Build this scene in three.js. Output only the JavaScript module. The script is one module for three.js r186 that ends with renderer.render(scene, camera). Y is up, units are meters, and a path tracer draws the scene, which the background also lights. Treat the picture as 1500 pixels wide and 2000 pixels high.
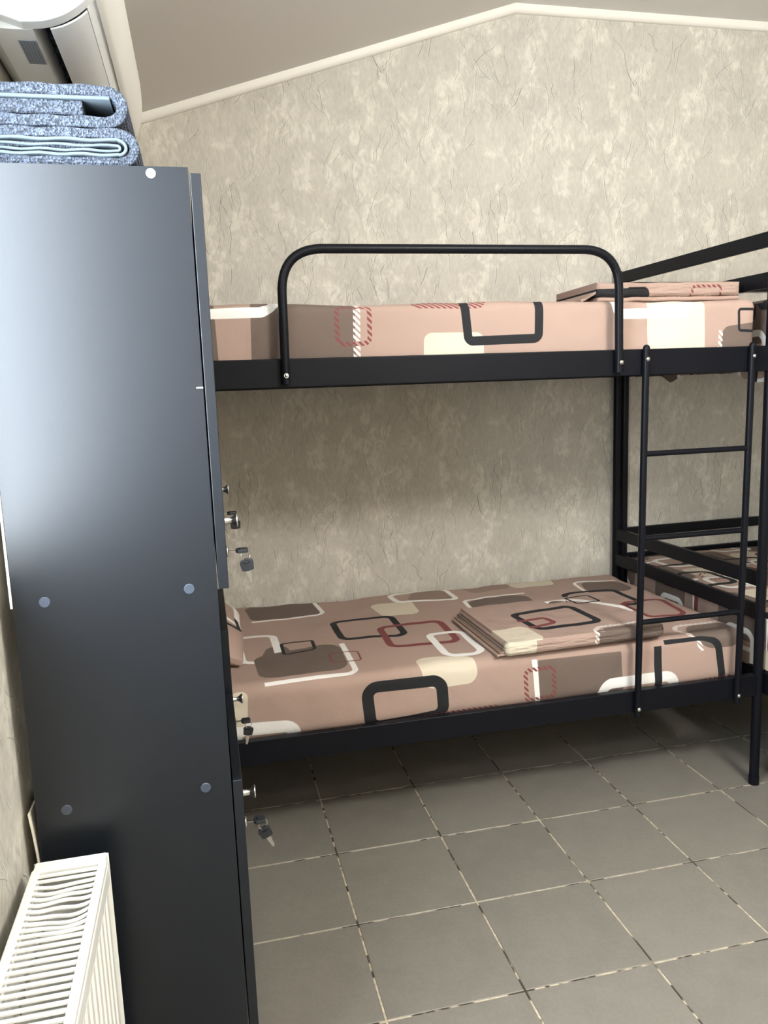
import * as THREE from 'three';
import { mergeGeometries, mergeVertices } from 'three/addons/utils/BufferGeometryUtils.js';
import { RoundedBoxGeometry } from 'three/addons/geometries/RoundedBoxGeometry.js';
import { RectAreaLightUniformsLib } from 'three/addons/lights/RectAreaLightUniformsLib.js';

// ---------- camera, daylight, exposure ----------
const scene = new THREE.Scene();
const camera = new THREE.PerspectiveCamera(2 * Math.atan(1000 / 1535.7) * 180 / Math.PI, 0.75, 0.02, 60);
camera.position.set(-0.3071, 1.3878, 2.5093);
camera.rotation.set(-0.1562288, -0.2221085, -0.0363516, 'YXZ');

scene.background = new THREE.Color(0.80, 0.90, 1.0);      // bright overcast sky outside the window
scene.backgroundIntensity = 2.0;

// daylight enters by the window in the left wall above the radiator; a round ceiling lamp (built below) is on as well
const WIN = { z0: 1.29, z1: 2.10, y0: 1.10, y1: 2.24 };
RectAreaLightUniformsLib.init();
{
  const y = (WIN.y0 + WIN.y1) / 2, z = (WIN.z0 + WIN.z1) / 2, l = new THREE.RectAreaLight(new THREE.Color(0.80, 0.90, 1.0), 10.5, WIN.z1 - WIN.z0, WIN.y1 - WIN.y0);
  l.name = 'window_daylight'; l.position.set(-0.665, y, z); l.lookAt(3, y, z); scene.add(l);
}
const LAMP = { at: [1.10, 2.40], power: 8.8, color: new THREE.Color(1.0, 0.985, 0.945) };

const renderer = new THREE.WebGLRenderer({ antialias: true });
renderer.toneMapping = THREE.LinearToneMapping;
renderer.toneMappingExposure = 2.75;
renderer.shadowMap.enabled = true;

// ---------- helpers ----------
let seed = 20240611;
const rnd = () => { seed = (seed * 1664525 + 1013904223) >>> 0; return seed / 4294967296; };
const rr = (a, b) => a + (b - a) * rnd();
const taken = {};
function numbered(name) { const n = taken[name] = (taken[name] ?? -1) + 1; return n ? `${name}_${String(n).padStart(3, '0')}` : name; }
function shade(o) { o.traverse((m) => { if (m.isMesh) { m.castShadow = true; m.receiveShadow = true; } }); return o; }
function thing(name, label, category, pos = [0, 0, 0], group) {
  const o = new THREE.Group(); o.name = numbered(name); o.position.set(...pos);
  o.userData = { label, category }; if (group) o.userData.group = group;
  scene.add(o); return o;
}
function part(name, geo, mat, parent, label) {
  const m = new THREE.Mesh(geo, mat); m.name = name; m.castShadow = m.receiveShadow = true;
  if (label) m.userData.label = label;
  if (parent) parent.add(m); return m;
}
function struct(name, geo, mat, label, category) {
  const m = part(name, geo, mat, scene); m.userData = { kind: 'structure', label, category }; return m;
}
const at = (g, x, y, z) => g.translate(x, y, z);
const box = (x0, x1, y0, y1, z0, z1) => at(new THREE.BoxGeometry(x1 - x0, y1 - y0, z1 - z0), (x0 + x1) / 2, (y0 + y1) / 2, (z0 + z1) / 2);
function rbox(x0, x1, y0, y1, z0, z1, r = 0.002, s = 2) {
  return at(new RoundedBoxGeometry(x1 - x0, y1 - y0, z1 - z0, s, r), (x0 + x1) / 2, (y0 + y1) / 2, (z0 + z1) / 2);
}
const merge = (list) => mergeGeometries(list.map((g) => { const q = g.index ? g.toNonIndexed() : g; for (const k of Object.keys(q.attributes)) if (!['position', 'normal', 'uv'].includes(k)) q.deleteAttribute(k); return q; }));
class Poly3 extends THREE.Curve {            // straight runs joined by round bends
  constructor(pts, r) { super(); this.path = new THREE.CurvePath();
    let prev = pts[0];
    for (let i = 1; i < pts.length - 1; i++) {
      const a = pts[i - 1], b = pts[i], c = pts[i + 1];
      const d1 = a.clone().sub(b).normalize(), d2 = c.clone().sub(b).normalize();
      const p = b.clone().addScaledVector(d1, r), q = b.clone().addScaledVector(d2, r);
      this.path.add(new THREE.LineCurve3(prev, p)); this.path.add(new THREE.QuadraticBezierCurve3(p, b.clone(), q)); prev = q;
    }
    this.path.add(new THREE.LineCurve3(prev, pts[pts.length - 1]));
  }
  getPoint(t, o) { return this.path.getPoint(t, o); }
}
const V = (x, y, z) => new THREE.Vector3(x, y, z);
function tube(pts, r, bend = 0.05, seg = 40, rad = 14) {
  const c = pts.length > 2 ? new Poly3(pts, bend) : new THREE.LineCurve3(pts[0], pts[1]);
  return new THREE.TubeGeometry(c, pts.length > 2 ? seg : 1, r, rad, false);
}
function rod(a, b, r, rad = 18) {            // closed cylinder from a to b
  const d = b.clone().sub(a), g = new THREE.CylinderGeometry(r, r, d.length(), rad);
  g.applyQuaternion(new THREE.Quaternion().setFromUnitVectors(V(0, 1, 0), d.clone().normalize()));
  return at(g, (a.x + b.x) / 2, (a.y + b.y) / 2, (a.z + b.z) / 2);
}
function uvXY(g, sx = 1, sy = 1, ox = 0, oy = 0, ax = 'x', ay = 'y') {
  const p = g.attributes.position, idx = { x: 0, y: 1, z: 2 }, uv = new Float32Array(p.count * 2);
  for (let i = 0; i < p.count; i++) { const v = [p.getX(i), p.getY(i), p.getZ(i)]; uv[2 * i] = (v[idx[ax]] - ox) / sx; uv[2 * i + 1] = (v[idx[ay]] - oy) / sy; }
  g.setAttribute('uv', new THREE.BufferAttribute(uv, 2)); return g;
}
function uvByNormal(g, s = 1) {              // box mapping in metres
  const q = g.index ? g.toNonIndexed() : g; q.computeVertexNormals();
  const p = q.attributes.position, n = q.attributes.normal, uv = new Float32Array(p.count * 2);
  for (let i = 0; i < p.count; i++) {
    const a = [Math.abs(n.getX(i)), Math.abs(n.getY(i)), Math.abs(n.getZ(i))], k = a.indexOf(Math.max(...a));
    const v = [p.getX(i), p.getY(i), p.getZ(i)];
    const [A, B] = k === 0 ? [v[2], v[1]] : k === 1 ? [v[0], v[2]] : [v[0], v[1]];
    uv[2 * i] = A / s; uv[2 * i + 1] = B / s;
  }
  q.setAttribute('uv', new THREE.BufferAttribute(uv, 2)); return q;
}
function smooth(g) {                          // shared normals across split seams
  g.computeVertexNormals();
  const p = g.attributes.position, n = g.attributes.normal, m = new Map(), key = (i) => `${Math.round(p.getX(i) * 2e4)},${Math.round(p.getY(i) * 2e4)},${Math.round(p.getZ(i) * 2e4)}`;
  for (let i = 0; i < p.count; i++) { const k = key(i), v = m.get(k) ?? m.set(k, V(0, 0, 0)).get(k); v.x += n.getX(i); v.y += n.getY(i); v.z += n.getZ(i); }
  for (const v of m.values()) v.normalize();
  for (let i = 0; i < p.count; i++) { const v = m.get(key(i)); n.setXYZ(i, v.x, v.y, v.z); }
  return g;
}
function ribbon(pts, w) {                     // closed outline of a band of width w along a centre line (2D)
  const L = [], R = [];
  pts.forEach((p, i) => {
    const a = pts[Math.max(0, i - 1)], b = pts[Math.min(pts.length - 1, i + 1)];
    const dx = b[0] - a[0], dy = b[1] - a[1], l = Math.hypot(dx, dy) || 1, h = (Array.isArray(w) ? w[i] : w) / 2;
    L.push(new THREE.Vector2(p[0] - dy / l * h, p[1] + dx / l * h)); R.push(new THREE.Vector2(p[0] + dy / l * h, p[1] - dx / l * h));
  });
  return new THREE.Shape([...L, ...R.reverse()]);
}
function extrude(shape, depth, bevel = 0, opts = {}) {
  return new THREE.ExtrudeGeometry(shape, { depth: depth - 2 * bevel, bevelEnabled: bevel > 0, bevelSize: bevel, bevelThickness: bevel, bevelOffset: -bevel, bevelSegments: 2, curveSegments: 8, ...opts }).translate(0, 0, bevel);
}
// tileable value noise
const perm = Array.from({ length: 512 }, () => Math.floor(rnd() * 256)), hsh = (x, y, s) => perm[(perm[(x + s * 37) & 255] + y) & 511] / 255;
function vnoise(x, y, per, s = 0, perY = per) {
  const xi = Math.floor(x), yi = Math.floor(y), fx = x - xi, fy = y - yi, u = fx * fx * (3 - 2 * fx), v = fy * fy * (3 - 2 * fy), w = (k) => ((k % per) + per) % per, h = (k) => ((k % perY) + perY) % perY;
  const a = hsh(w(xi), h(yi), s), b = hsh(w(xi + 1), h(yi), s), c = hsh(w(xi), h(yi + 1), s), d = hsh(w(xi + 1), h(yi + 1), s);
  return a + (b - a) * u + (c - a) * v + (a - b - c + d) * u * v;
}
function fbm(x, y, per, oct, s = 0, perY = per) { let t = 0, a = 0.5, n = 0; for (let o = 0; o < oct; o++) { t += a * vnoise(x, y, per, s + o, perY); n += a; x *= 2; y *= 2; per *= 2; perY *= 2; a *= 0.5; } return t / n; }
function texture(size, fn, srgb, h = size) {
  const d = new Uint8Array(size * h * 4);
  for (let y = 0; y < h; y++) for (let x = 0; x < size; x++) { const c = fn(x / size, y / h, x, y), i = (y * size + x) * 4; if (c.length) { d[i] = c[0]; d[i + 1] = c[1]; d[i + 2] = c[2]; } else d[i] = d[i + 1] = d[i + 2] = c; d[i + 3] = 255; }
  const t = new THREE.DataTexture(d, size, h); t.wrapS = t.wrapT = THREE.RepeatWrapping; t.magFilter = THREE.LinearFilter; t.minFilter = THREE.LinearMipmapLinearFilter; t.generateMipmaps = true;
  if (srgb) t.colorSpace = THREE.SRGBColorSpace; t.needsUpdate = true; return t;
}
function canvasTex(c, srgb = true) { const t = new THREE.CanvasTexture(c); if (srgb) t.colorSpace = THREE.SRGBColorSpace; t.wrapS = t.wrapT = THREE.RepeatWrapping; t.anisotropy = 8; return t; }
const std = (color, roughness, extra = {}) => new THREE.MeshStandardMaterial({ color, roughness, ...extra });
const LOW={T1:[[-198,55],[100,23],[80,216],[-178,242]],T1w:[[80,32],[96,215],[-179,255]],T2:[[-242,416],[-118,412],[-115,674],[-235,688]],T3:[[-201,625],[87,578],[80,833],[-192,862]],T3w:[[96,598],[96,870],[-182,887]],T4:[[-99,530],[7,516],[3,621],[-100,639]],T5:[[38,686],[132,687],[129,772],[35,770]],T6:[[104,344],[326,334],[324,580],[108,557]],T7:[[254,463],[476,457],[473,701],[247,694]],T8:[[278,153],[451,170],[440,354],[301,332]],T9:[[383,54],[632,35],[638,199],[398,174]],T10:[[658,223],[904,234],[888,446],[642,497]],T10w:[[911,219],[652,213],[632,507]],T11:[[393,604],[514,599],[511,838],[395,828]],T12:[[280,809],[462,851],[470,964],[298,968]],T13:[[909,2],[1109,22],[1087,128],[903,130]],T14:[[1197,133],[1363,141],[1354,319],[1159,279]],T15:[[1043,278],[1268,269],[1280,494],[1054,441]],T16:[[1206,452],[1368,465],[1335,681],[1195,670]],T17:[[1200,787],[1406,811],[1417,950],[1254,946]],T17w:[[1381,790],[1188,783],[1254,953]],T18:[[851,418],[1088,423],[1116,707]],F1:[[118,942],[351,943],[357,1054],[128,1073]],F2:[[270,1054],[528,1045],[554,1089],[295,1088]],F3:[[-282,1021],[-111,1029],[-96,1082],[-271,1089]],F4:[[-280,902],[-232,908],[-239,1015],[-287,1008]],F5:[[624,946],[720,944],[726,1043],[632,1048]],F6:[[656,913],[669,1060]],F7:[[668,917],[958,920],[971,1092],[677,1088]],F8:[[894,1026],[1142,1025],[1174,1118],[899,1118]],F9:[[1091,918],[1096,1072]],F10:[[1116,903],[1252,902],[1311,924],[1337,1085]],F11:[[1249,1056],[1366,1048],[1391,1091],[1254,1092]]};
const UPP={U1:[[-286,22],[-130,20],[-97,2],[-90,-49]],U2:[[-157,-50],[130,-48],[126,176],[-164,167]],U3:[[136,-48],[129,176]],U4:[[76,4],[170,4],[169,109],[77,110]],U5:[[276,-33],[530,-30],[500,18],[309,15]],U6:[[446,-24],[459,110],[677,106],[678,-29]],U7:[[326,84],[506,85],[505,187],[323,181]],U8:[[926,-42],[930,40],[1172,39],[1183,-40]],U9:[[1033,-26],[1229,-24],[1232,177],[1037,172]],U10:[[1348,31],[1409,32],[1408,99],[1351,96]],U11:[[1286,162],[1294,84],[1511,60],[1516,168]]};

// ---------- materials ----------
// crumpled vinyl wallpaper: pale smears and thin wandering creases, mostly upright; one sheet is 1.06 m
function makeWallpaper() {
  const N = 1536, c = document.createElement('canvas'); c.width = c.height = N; const g = c.getContext('2d');
  g.fillStyle = '#808080'; g.fillRect(0, 0, N, N); g.lineCap = 'round'; g.lineJoin = 'round';
  const wrap = (f) => { for (const dx of [-N, 0, N]) for (const dy of [-N, 0, N]) { g.save(); g.translate(dx, dy); f(); g.restore(); } };
  function crease(x, y, a, n, wd, al, fork) {
    const pts = [[x, y]], st = rr(9, 16);
    for (let i = 0; i < n; i++) { a += rnd() < 0.18 ? rr(-0.8, 0.8) : rr(-0.22, 0.22); a += (Math.PI / 2 - a) * 0.10; x += Math.cos(a) * st; y += Math.sin(a) * st; pts.push([x, y]); if (fork && rnd() < 0.10) crease(x, y, a + (rnd() < 0.5 ? -1 : 1) * rr(0.4, 0.9), 3 + Math.floor(rnd() * 5), wd * 0.8, al * 0.9, false); }
    const draw = (ox, col) => { g.beginPath(); g.moveTo(pts[0][0] + ox, pts[0][1]); for (let i = 1; i < pts.length - 1; i++) g.quadraticCurveTo(pts[i][0] + ox, pts[i][1], (pts[i][0] + pts[i + 1][0]) / 2 + ox, (pts[i][1] + pts[i + 1][1]) / 2); g.strokeStyle = col; g.lineWidth = wd; g.stroke(); };
    const l = rr(0.25, 1), d = rr(0.25, 1);
    wrap(() => { draw(-wd * 0.7, `rgba(255,255,255,${al * l})`); draw(wd * 0.5, `rgba(0,0,0,${al * d})`); });
  }
  for (let k = 0; k < 300; k++) crease(rnd() * N, rnd() * N, Math.PI / 2 + rr(-0.7, 0.7), 4 + Math.floor(rnd() * 12), rr(2.2, 4.0), rr(0.45, 1.0), true);
  for (let k = 0; k < 900; k++) crease(rnd() * N, rnd() * N, Math.PI / 2 + rr(-0.5, 0.5), 2, rr(1.0, 2.0), rr(0.1, 0.3), false);
  const im = g.getImageData(0, 0, N, N).data, smear = new Float32Array(N * N), fine = new Float32Array(N * N);
  for (let y = 0; y < N; y++) for (let x = 0; x < N; x++) {
    const u = x / N, v = y / N, wx = fbm(u * 14, v * 14, 14, 3, 9) * 0.07, wy = fbm(u * 14, v * 14, 14, 3, 17) * 0.07;
    const a = fbm((u + wx) * 22, (v + wy) * 16, 22, 4, 3, 16), b = fbm((u + wy) * 70, (v + wx) * 44, 70, 3, 5, 44);
    smear[y * N + x] = Math.max(0, Math.min(1, (a - 0.47) * 4.2)) * Math.max(0.1, Math.min(1, 0.15 + (b - 0.36) * 3.2));
    fine[y * N + x] = 0.6 * (fbm(u * 200, v * 70, 200, 2, 7, 70) - 0.5) + 0.6 * (fbm(u * 90, v * 60, 90, 3, 11, 60) - 0.5);
  }
  const map = texture(N, (u, v, x, y) => {
    const i = y * N + x, s = smear[i], f = fine[i], q = (im[i * 4] - 128) / 128, t = fbm(u * 6, v * 6, 6, 3, 23) - 0.5;
    const k = 1 + 0.10 * t + 0.13 * f + (q > 0 ? 0.17 * q : 0.27 * q);
    return [Math.min(255, (189 + 20 * s) * k), Math.min(255, (184 + 20 * s) * k), Math.min(255, (172 + 19 * s) * k)];
  }, true);
  const bump = texture(N, (u, v, x, y) => { const i = y * N + x; return Math.max(0, Math.min(255, 110 + 30 * smear[i] + 60 * fine[i] + 80 * (im[i * 4] - 128) / 128)); }, false);
  return new THREE.MeshStandardMaterial({ map, bumpMap: bump, bumpScale: 0.0028, roughness: 0.62 });
}
const wallpaper = makeWallpaper(), WP = 1.06;
const ceilingMat = std(new THREE.Color(0.735, 0.715, 0.685), 0.85);
const corniceMat = std(new THREE.Color(0.80, 0.77, 0.70), 0.5);
const plainWall = std(new THREE.Color(0.62, 0.58, 0.50), 0.8);

const tileBump = texture(256, (u, v) => 128 + 90 * (fbm(u * 24, v * 24, 24, 3, 2) - 0.5), false);
const tileMats = [0, 1, 2, 3].map((k) => {
  const map = texture(256, (u, v) => { const n = fbm(u * 6, v * 6, 6, 4, 30 + k) - 0.5, f = fbm(u * 64, v * 64, 64, 2, 40 + k) - 0.5, q = 1 + 0.07 * n + 0.06 * f + (k - 1.5) * 0.012; return [124 * q, 119 * q, 110 * q]; }, true);
  return new THREE.MeshStandardMaterial({ map, bumpMap: tileBump, bumpScale: 0.0004, roughness: 0.42 });
});
const groutMat = (() => {                    // cream cement, blackened in broken stretches
  const map = texture(1024, (u, v) => { const d = fbm(u * 26, v * 26, 26, 3, 61), e = fbm(u * 120, v * 120, 120, 2, 63); const dark = Math.max(0, Math.min(1, (d - 0.53) * 9)), k = 0.85 + 0.3 * e; return [(186 - 128 * dark) * k, (172 - 122 * dark) * k, (148 - 108 * dark) * k]; }, true);
  return new THREE.MeshStandardMaterial({ map, roughness: 0.9 });
})();

const blackMetal = new THREE.MeshPhysicalMaterial({ color: new THREE.Color(0.0055, 0.006, 0.0085), roughness: 0.36, specularIntensity: 0.28 });
const laminateBump = texture(512, (u, v) => 128 + 100 * (fbm(u * 128, v * 128, 128, 2, 71) - 0.5), false);
const laminate = new THREE.MeshPhysicalMaterial({ color: new THREE.Color(0.0045, 0.0065, 0.0100), roughness: 0.37, bumpMap: laminateBump, bumpScale: 0.00012, ior: 1.55 });
const capMat = std(new THREE.Color(0.045, 0.055, 0.075), 0.4);
const whiteCap = std(new THREE.Color(0.85, 0.85, 0.85), 0.4);
const hardboard = std(new THREE.Color(0.72, 0.66, 0.56), 0.7);
const chrome = std(new THREE.Color(0.80, 0.79, 0.77), 0.12, { metalness: 1 });
const nickel = std(new THREE.Color(0.62, 0.60, 0.55), 0.28, { metalness: 1 });
const keyPlastic = std(new THREE.Color(0.012, 0.013, 0.016), 0.42);
const whitePlastic = std(new THREE.Color(0.80, 0.81, 0.80), 0.38);
const creamPlastic = std(new THREE.Color(0.70, 0.68, 0.63), 0.4);
const darkGap = std(new THREE.Color(0.03, 0.035, 0.05), 0.6);
const enamel = std(new THREE.Color(0.82, 0.81, 0.76), 0.3);

// terry towelling
const terryBump = texture(512, (u, v) => { const row = 0.5 + 0.5 * Math.sin(v * Math.PI * 2 * 36 + 3 * (fbm(u * 16, v * 16, 16, 2, 81) - 0.5)); return 255 * Math.max(0, Math.min(1, 0.45 * row + 0.9 * (fbm(u * 90, v * 70, 90, 2, 83, 70) - 0.22))); }, false);
const terryMap = texture(512, (u, v) => { const f = fbm(u * 90, v * 70, 90, 2, 83, 70) - 0.5, n = fbm(u * 8, v * 8, 8, 3, 85) - 0.5, k = 1 + 1.3 * f + 0.12 * n; return [66 * k, 73 * k, 85 * k]; }, true);
const terry = new THREE.MeshStandardMaterial({ map: terryMap, bumpMap: terryBump, bumpScale: 0.0045, roughness: 1 });
const hemMat = std(new THREE.Color(0.085, 0.108, 0.126), 0.95);

// printed bed linen: taupe ground with overlapping rounded squares
const TAN = '#a48b7e', BROWN = '#685950', CREAM = '#cdc1ac', WHITE = '#e6e2dc', BLACK = '#17171a', MAROON = '#773c3b';
function rounded(g, pts, r, close) {
  const n = pts.length; g.beginPath();
  if (close) { const m = (a, b) => [(a[0] + b[0]) / 2, (a[1] + b[1]) / 2]; g.moveTo(...m(pts[n - 1], pts[0])); for (let i = 0; i < n; i++) { const e = m(pts[i], pts[(i + 1) % n]); g.arcTo(...pts[i], ...e, r); g.lineTo(...e); } g.closePath(); }
  else { g.moveTo(...pts[0]); for (let i = 1; i < n - 1; i++) g.arcTo(...pts[i], ...pts[i + 1], r); g.lineTo(...pts[n - 1]); }
}
function hatch(color, gap = 9) { const c = document.createElement('canvas'); c.width = c.height = gap * 2; const g = c.getContext('2d'); g.strokeStyle = color; g.lineWidth = gap * 0.75; g.beginPath(); for (let k = -2; k < 5; k++) { g.moveTo(k * gap * 2 - gap, -gap); g.lineTo(k * gap * 2 + gap * 3, gap * 3); } g.stroke(); return c; }
function linen(W, H, px, draw, x0 = 0, y0 = 0) {      // W x H metres at px pixels a metre; draw() works in millimetres
  const c = document.createElement('canvas'); c.width = Math.round(W * px); c.height = Math.round(H * px); const g = c.getContext('2d');
  g.fillStyle = TAN; g.fillRect(0, 0, c.width, c.height); g.scale(px / 1000, px / 1000); g.translate(-x0, -y0);
  const hp = (col) => { const p = g.createPattern(hatch(col), 'repeat'); return p; };
  const api = {
    fill: (pts, col, r = 35, a = 1) => { g.globalAlpha = a; g.fillStyle = col; rounded(g, pts, r, true); g.fill(); g.globalAlpha = 1; },
    ring: (pts, col, w, r = 35) => { g.strokeStyle = col; g.lineWidth = w; rounded(g, pts, r, true); g.stroke(); },
    line: (pts, col, w, r = 35) => { g.strokeStyle = col; g.lineWidth = w; g.lineCap = 'butt'; rounded(g, pts, r, false); g.stroke(); },
    hp,
  };
  draw(api);
  return canvasTex(c);
}
const rect = (x, y, w, h, k = 0) => [[x + k, y], [x + w, y - k], [x + w - k, y + h], [x, y + h + k]];
function scatter(a, W, H) {                           // the same print where no photograph shows which square lies where
  for (let y = -60; y < H + 100; y += 330) for (let x = -100; x < W + 100; x += 380) {
    const ox = x + rr(-40, 40) + ((y / 330) & 1 ? 170 : 0), oy = y + rr(-40, 40);
    a.fill(rect(ox, oy, rr(200, 260), rr(170, 210), 6), BROWN); a.line([[ox + 250, oy + 10], [ox + 265, oy + 225], [ox + 30, oy + 232]], WHITE, 16);
    a.fill(rect(ox + 230, oy + 200, 150, 130, 4), CREAM); a.ring(rect(ox + 150, oy - 90, 190, 170, 5), BLACK, 24);
    a.ring(rect(ox + 270, oy + 60, 180, 160, 5), MAROON, 22); a.ring(rect(ox + 40, oy + 170, 150, 160, 5), WHITE, 22);
    a.ring(rect(ox + 60, oy + 60, 80, 60, 2), BLACK, 9, 10); a.ring(rect(ox + 330, oy + 230, 90, 90), a.hp(MAROON), 14, 18);
  }
}
const fabricBump = texture(512, (u, v) => 128 + 150 * (fbm(u * 5, v * 5, 5, 3, 91) - 0.5) + 5 * (fbm(u * 128, v * 128, 128, 1, 93) - 0.5), false);
fabricBump.repeat.set(3, 2);
const cloth = (map) => new THREE.MeshStandardMaterial({ map, bumpMap: fabricBump, bumpScale: 0.010, roughness: 0.85 });

const X0 = -540, X1 = 1430;                            // the lower sheet, laid flat: millimetres across and from the wall edge
const lowTex = linen((X1 - X0) / 1000, 1.16, 1035, (a) => {
  const L = LOW;
  a.fill(L.T1, BROWN); a.line(L.T1w, WHITE, 17); a.fill(L.T8, CREAM); a.fill([[480, 60], [632, 45], [630, 185], [430, 180]], BROWN, 30, 0.45); a.ring(L.T9, WHITE, 22);
  a.fill([[-150, 560], [-90, 540], [-70, 640], [-190, 690]], BROWN); a.ring(L.T2, WHITE, 26); a.fill(L.T3, BROWN, 60); a.line(L.T3w, WHITE, 18); a.ring(L.T4, BLACK, 11, 12); a.ring(L.T5, MAROON, 6, 14);
  a.fill(L.T12, CREAM); a.ring(L.T6, BLACK, 24); a.ring(L.T7, MAROON, 25); a.ring(L.T11, WHITE, 25);
  a.fill(L.T10, BROWN, 60); a.line(L.T10w, WHITE, 16); a.ring(rect(640, 330, 70, 90), MAROON, 6, 12); a.fill([[700, 20], [890, 5], [900, 110], [720, 130]], BROWN, 30, 0.4); a.fill(L.T13, CREAM); a.fill(L.T14, BROWN, 50); a.line([[1363, 130], [1170, 120], [1150, 290]], WHITE, 14);
  a.ring(L.T15, BLACK, 24); a.ring(L.T16, MAROON, 20); a.line(L.T18, WHITE, 32, 60); a.fill(L.T17, BROWN, 60); a.line(L.T17w, a.hp(WHITE), 16);
  a.ring(L.F1, BLACK, 36, 32); a.fill(L.F2, a.hp(MAROON), 18); a.ring(L.F3, WHITE, 40, 30); a.fill(L.F4, CREAM, 20);
  a.fill(L.F7, BROWN, 6); a.line(L.F6, WHITE, 17); a.ring(L.F5, a.hp(MAROON), 14, 16); a.ring(L.F8, WHITE, 36, 34); a.line(L.F9, BLACK, 26); a.line(L.F10, BLACK, 25, 50); a.fill(L.F11, a.hp(MAROON), 14);
  a.fill([[-540, 100], [-330, 90], [-320, 330], [-540, 340]], BROWN); a.ring(rect(-480, 300, 190, 230), BLACK, 24);
}, X0, 0);
const upTex = linen((X1 - X0) / 1000, 1.10, 1035, (a) => {
  // its front drop begins 880 mm from the wall edge
  const U = Object.fromEntries(Object.entries(UPP).map(([k, v]) => [k, v.map(([x, s]) => [x, s + 880])]));
  scatter({ ...a, }, 0, 500);
  a.fill([[-540, 600], [1430, 600], [1430, 1090], [-540, 1090]], TAN, 1);
  a.fill([[-450, 700], [-260, 700], [-250, 1090], [-450, 1090]], BROWN, 20);
  a.fill(U.U2, BROWN, 6); a.line(U.U1, WHITE, 30, 30); a.line(U.U3, a.hp(WHITE), 20); a.ring(U.U4, a.hp(MAROON), 13, 18); a.fill(U.U5, a.hp(MAROON), 20);
  a.fill(U.U7, CREAM, 24); a.line(U.U6, BLACK, 26, 16); a.fill(U.U9, CREAM, 26); a.line(U.U8, WHITE, 30, 26); a.fill(U.U11, BROWN, 30); a.ring(U.U10, BLACK, 8, 8); a.line([[1285, 1050], [1288, 975]], a.hp(WHITE), 14);
}, X0, 0);
const printTex = linen(1.5, 1.0, 700, (a) => scatter(a, 1500, 1000));
const pillowTex = linen(0.5, 0.7, 700, (a) => { a.fill([[300, 60], [520, 60], [520, 250], [310, 250]], CREAM, 20); a.ring([[240, 120], [430, 110], [440, 420], [250, 430]], WHITE, 36, 30); a.line([[430, 350], [445, 480], [300, 500]], BLACK, 26, 40); a.fill([[60, 420], [250, 400], [260, 640], [70, 640]], BROWN); });
const foldMats = ['#a58b7d', '#8a7364', '#b39a8b', '#75655a', '#ab9184'].map((c) => new THREE.MeshStandardMaterial({ color: c, bumpMap: fabricBump, bumpScale: 0.003, roughness: 0.9 }));
const lowCloth = cloth(lowTex), upCloth = cloth(upTex), printCloth = cloth(printTex);

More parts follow.
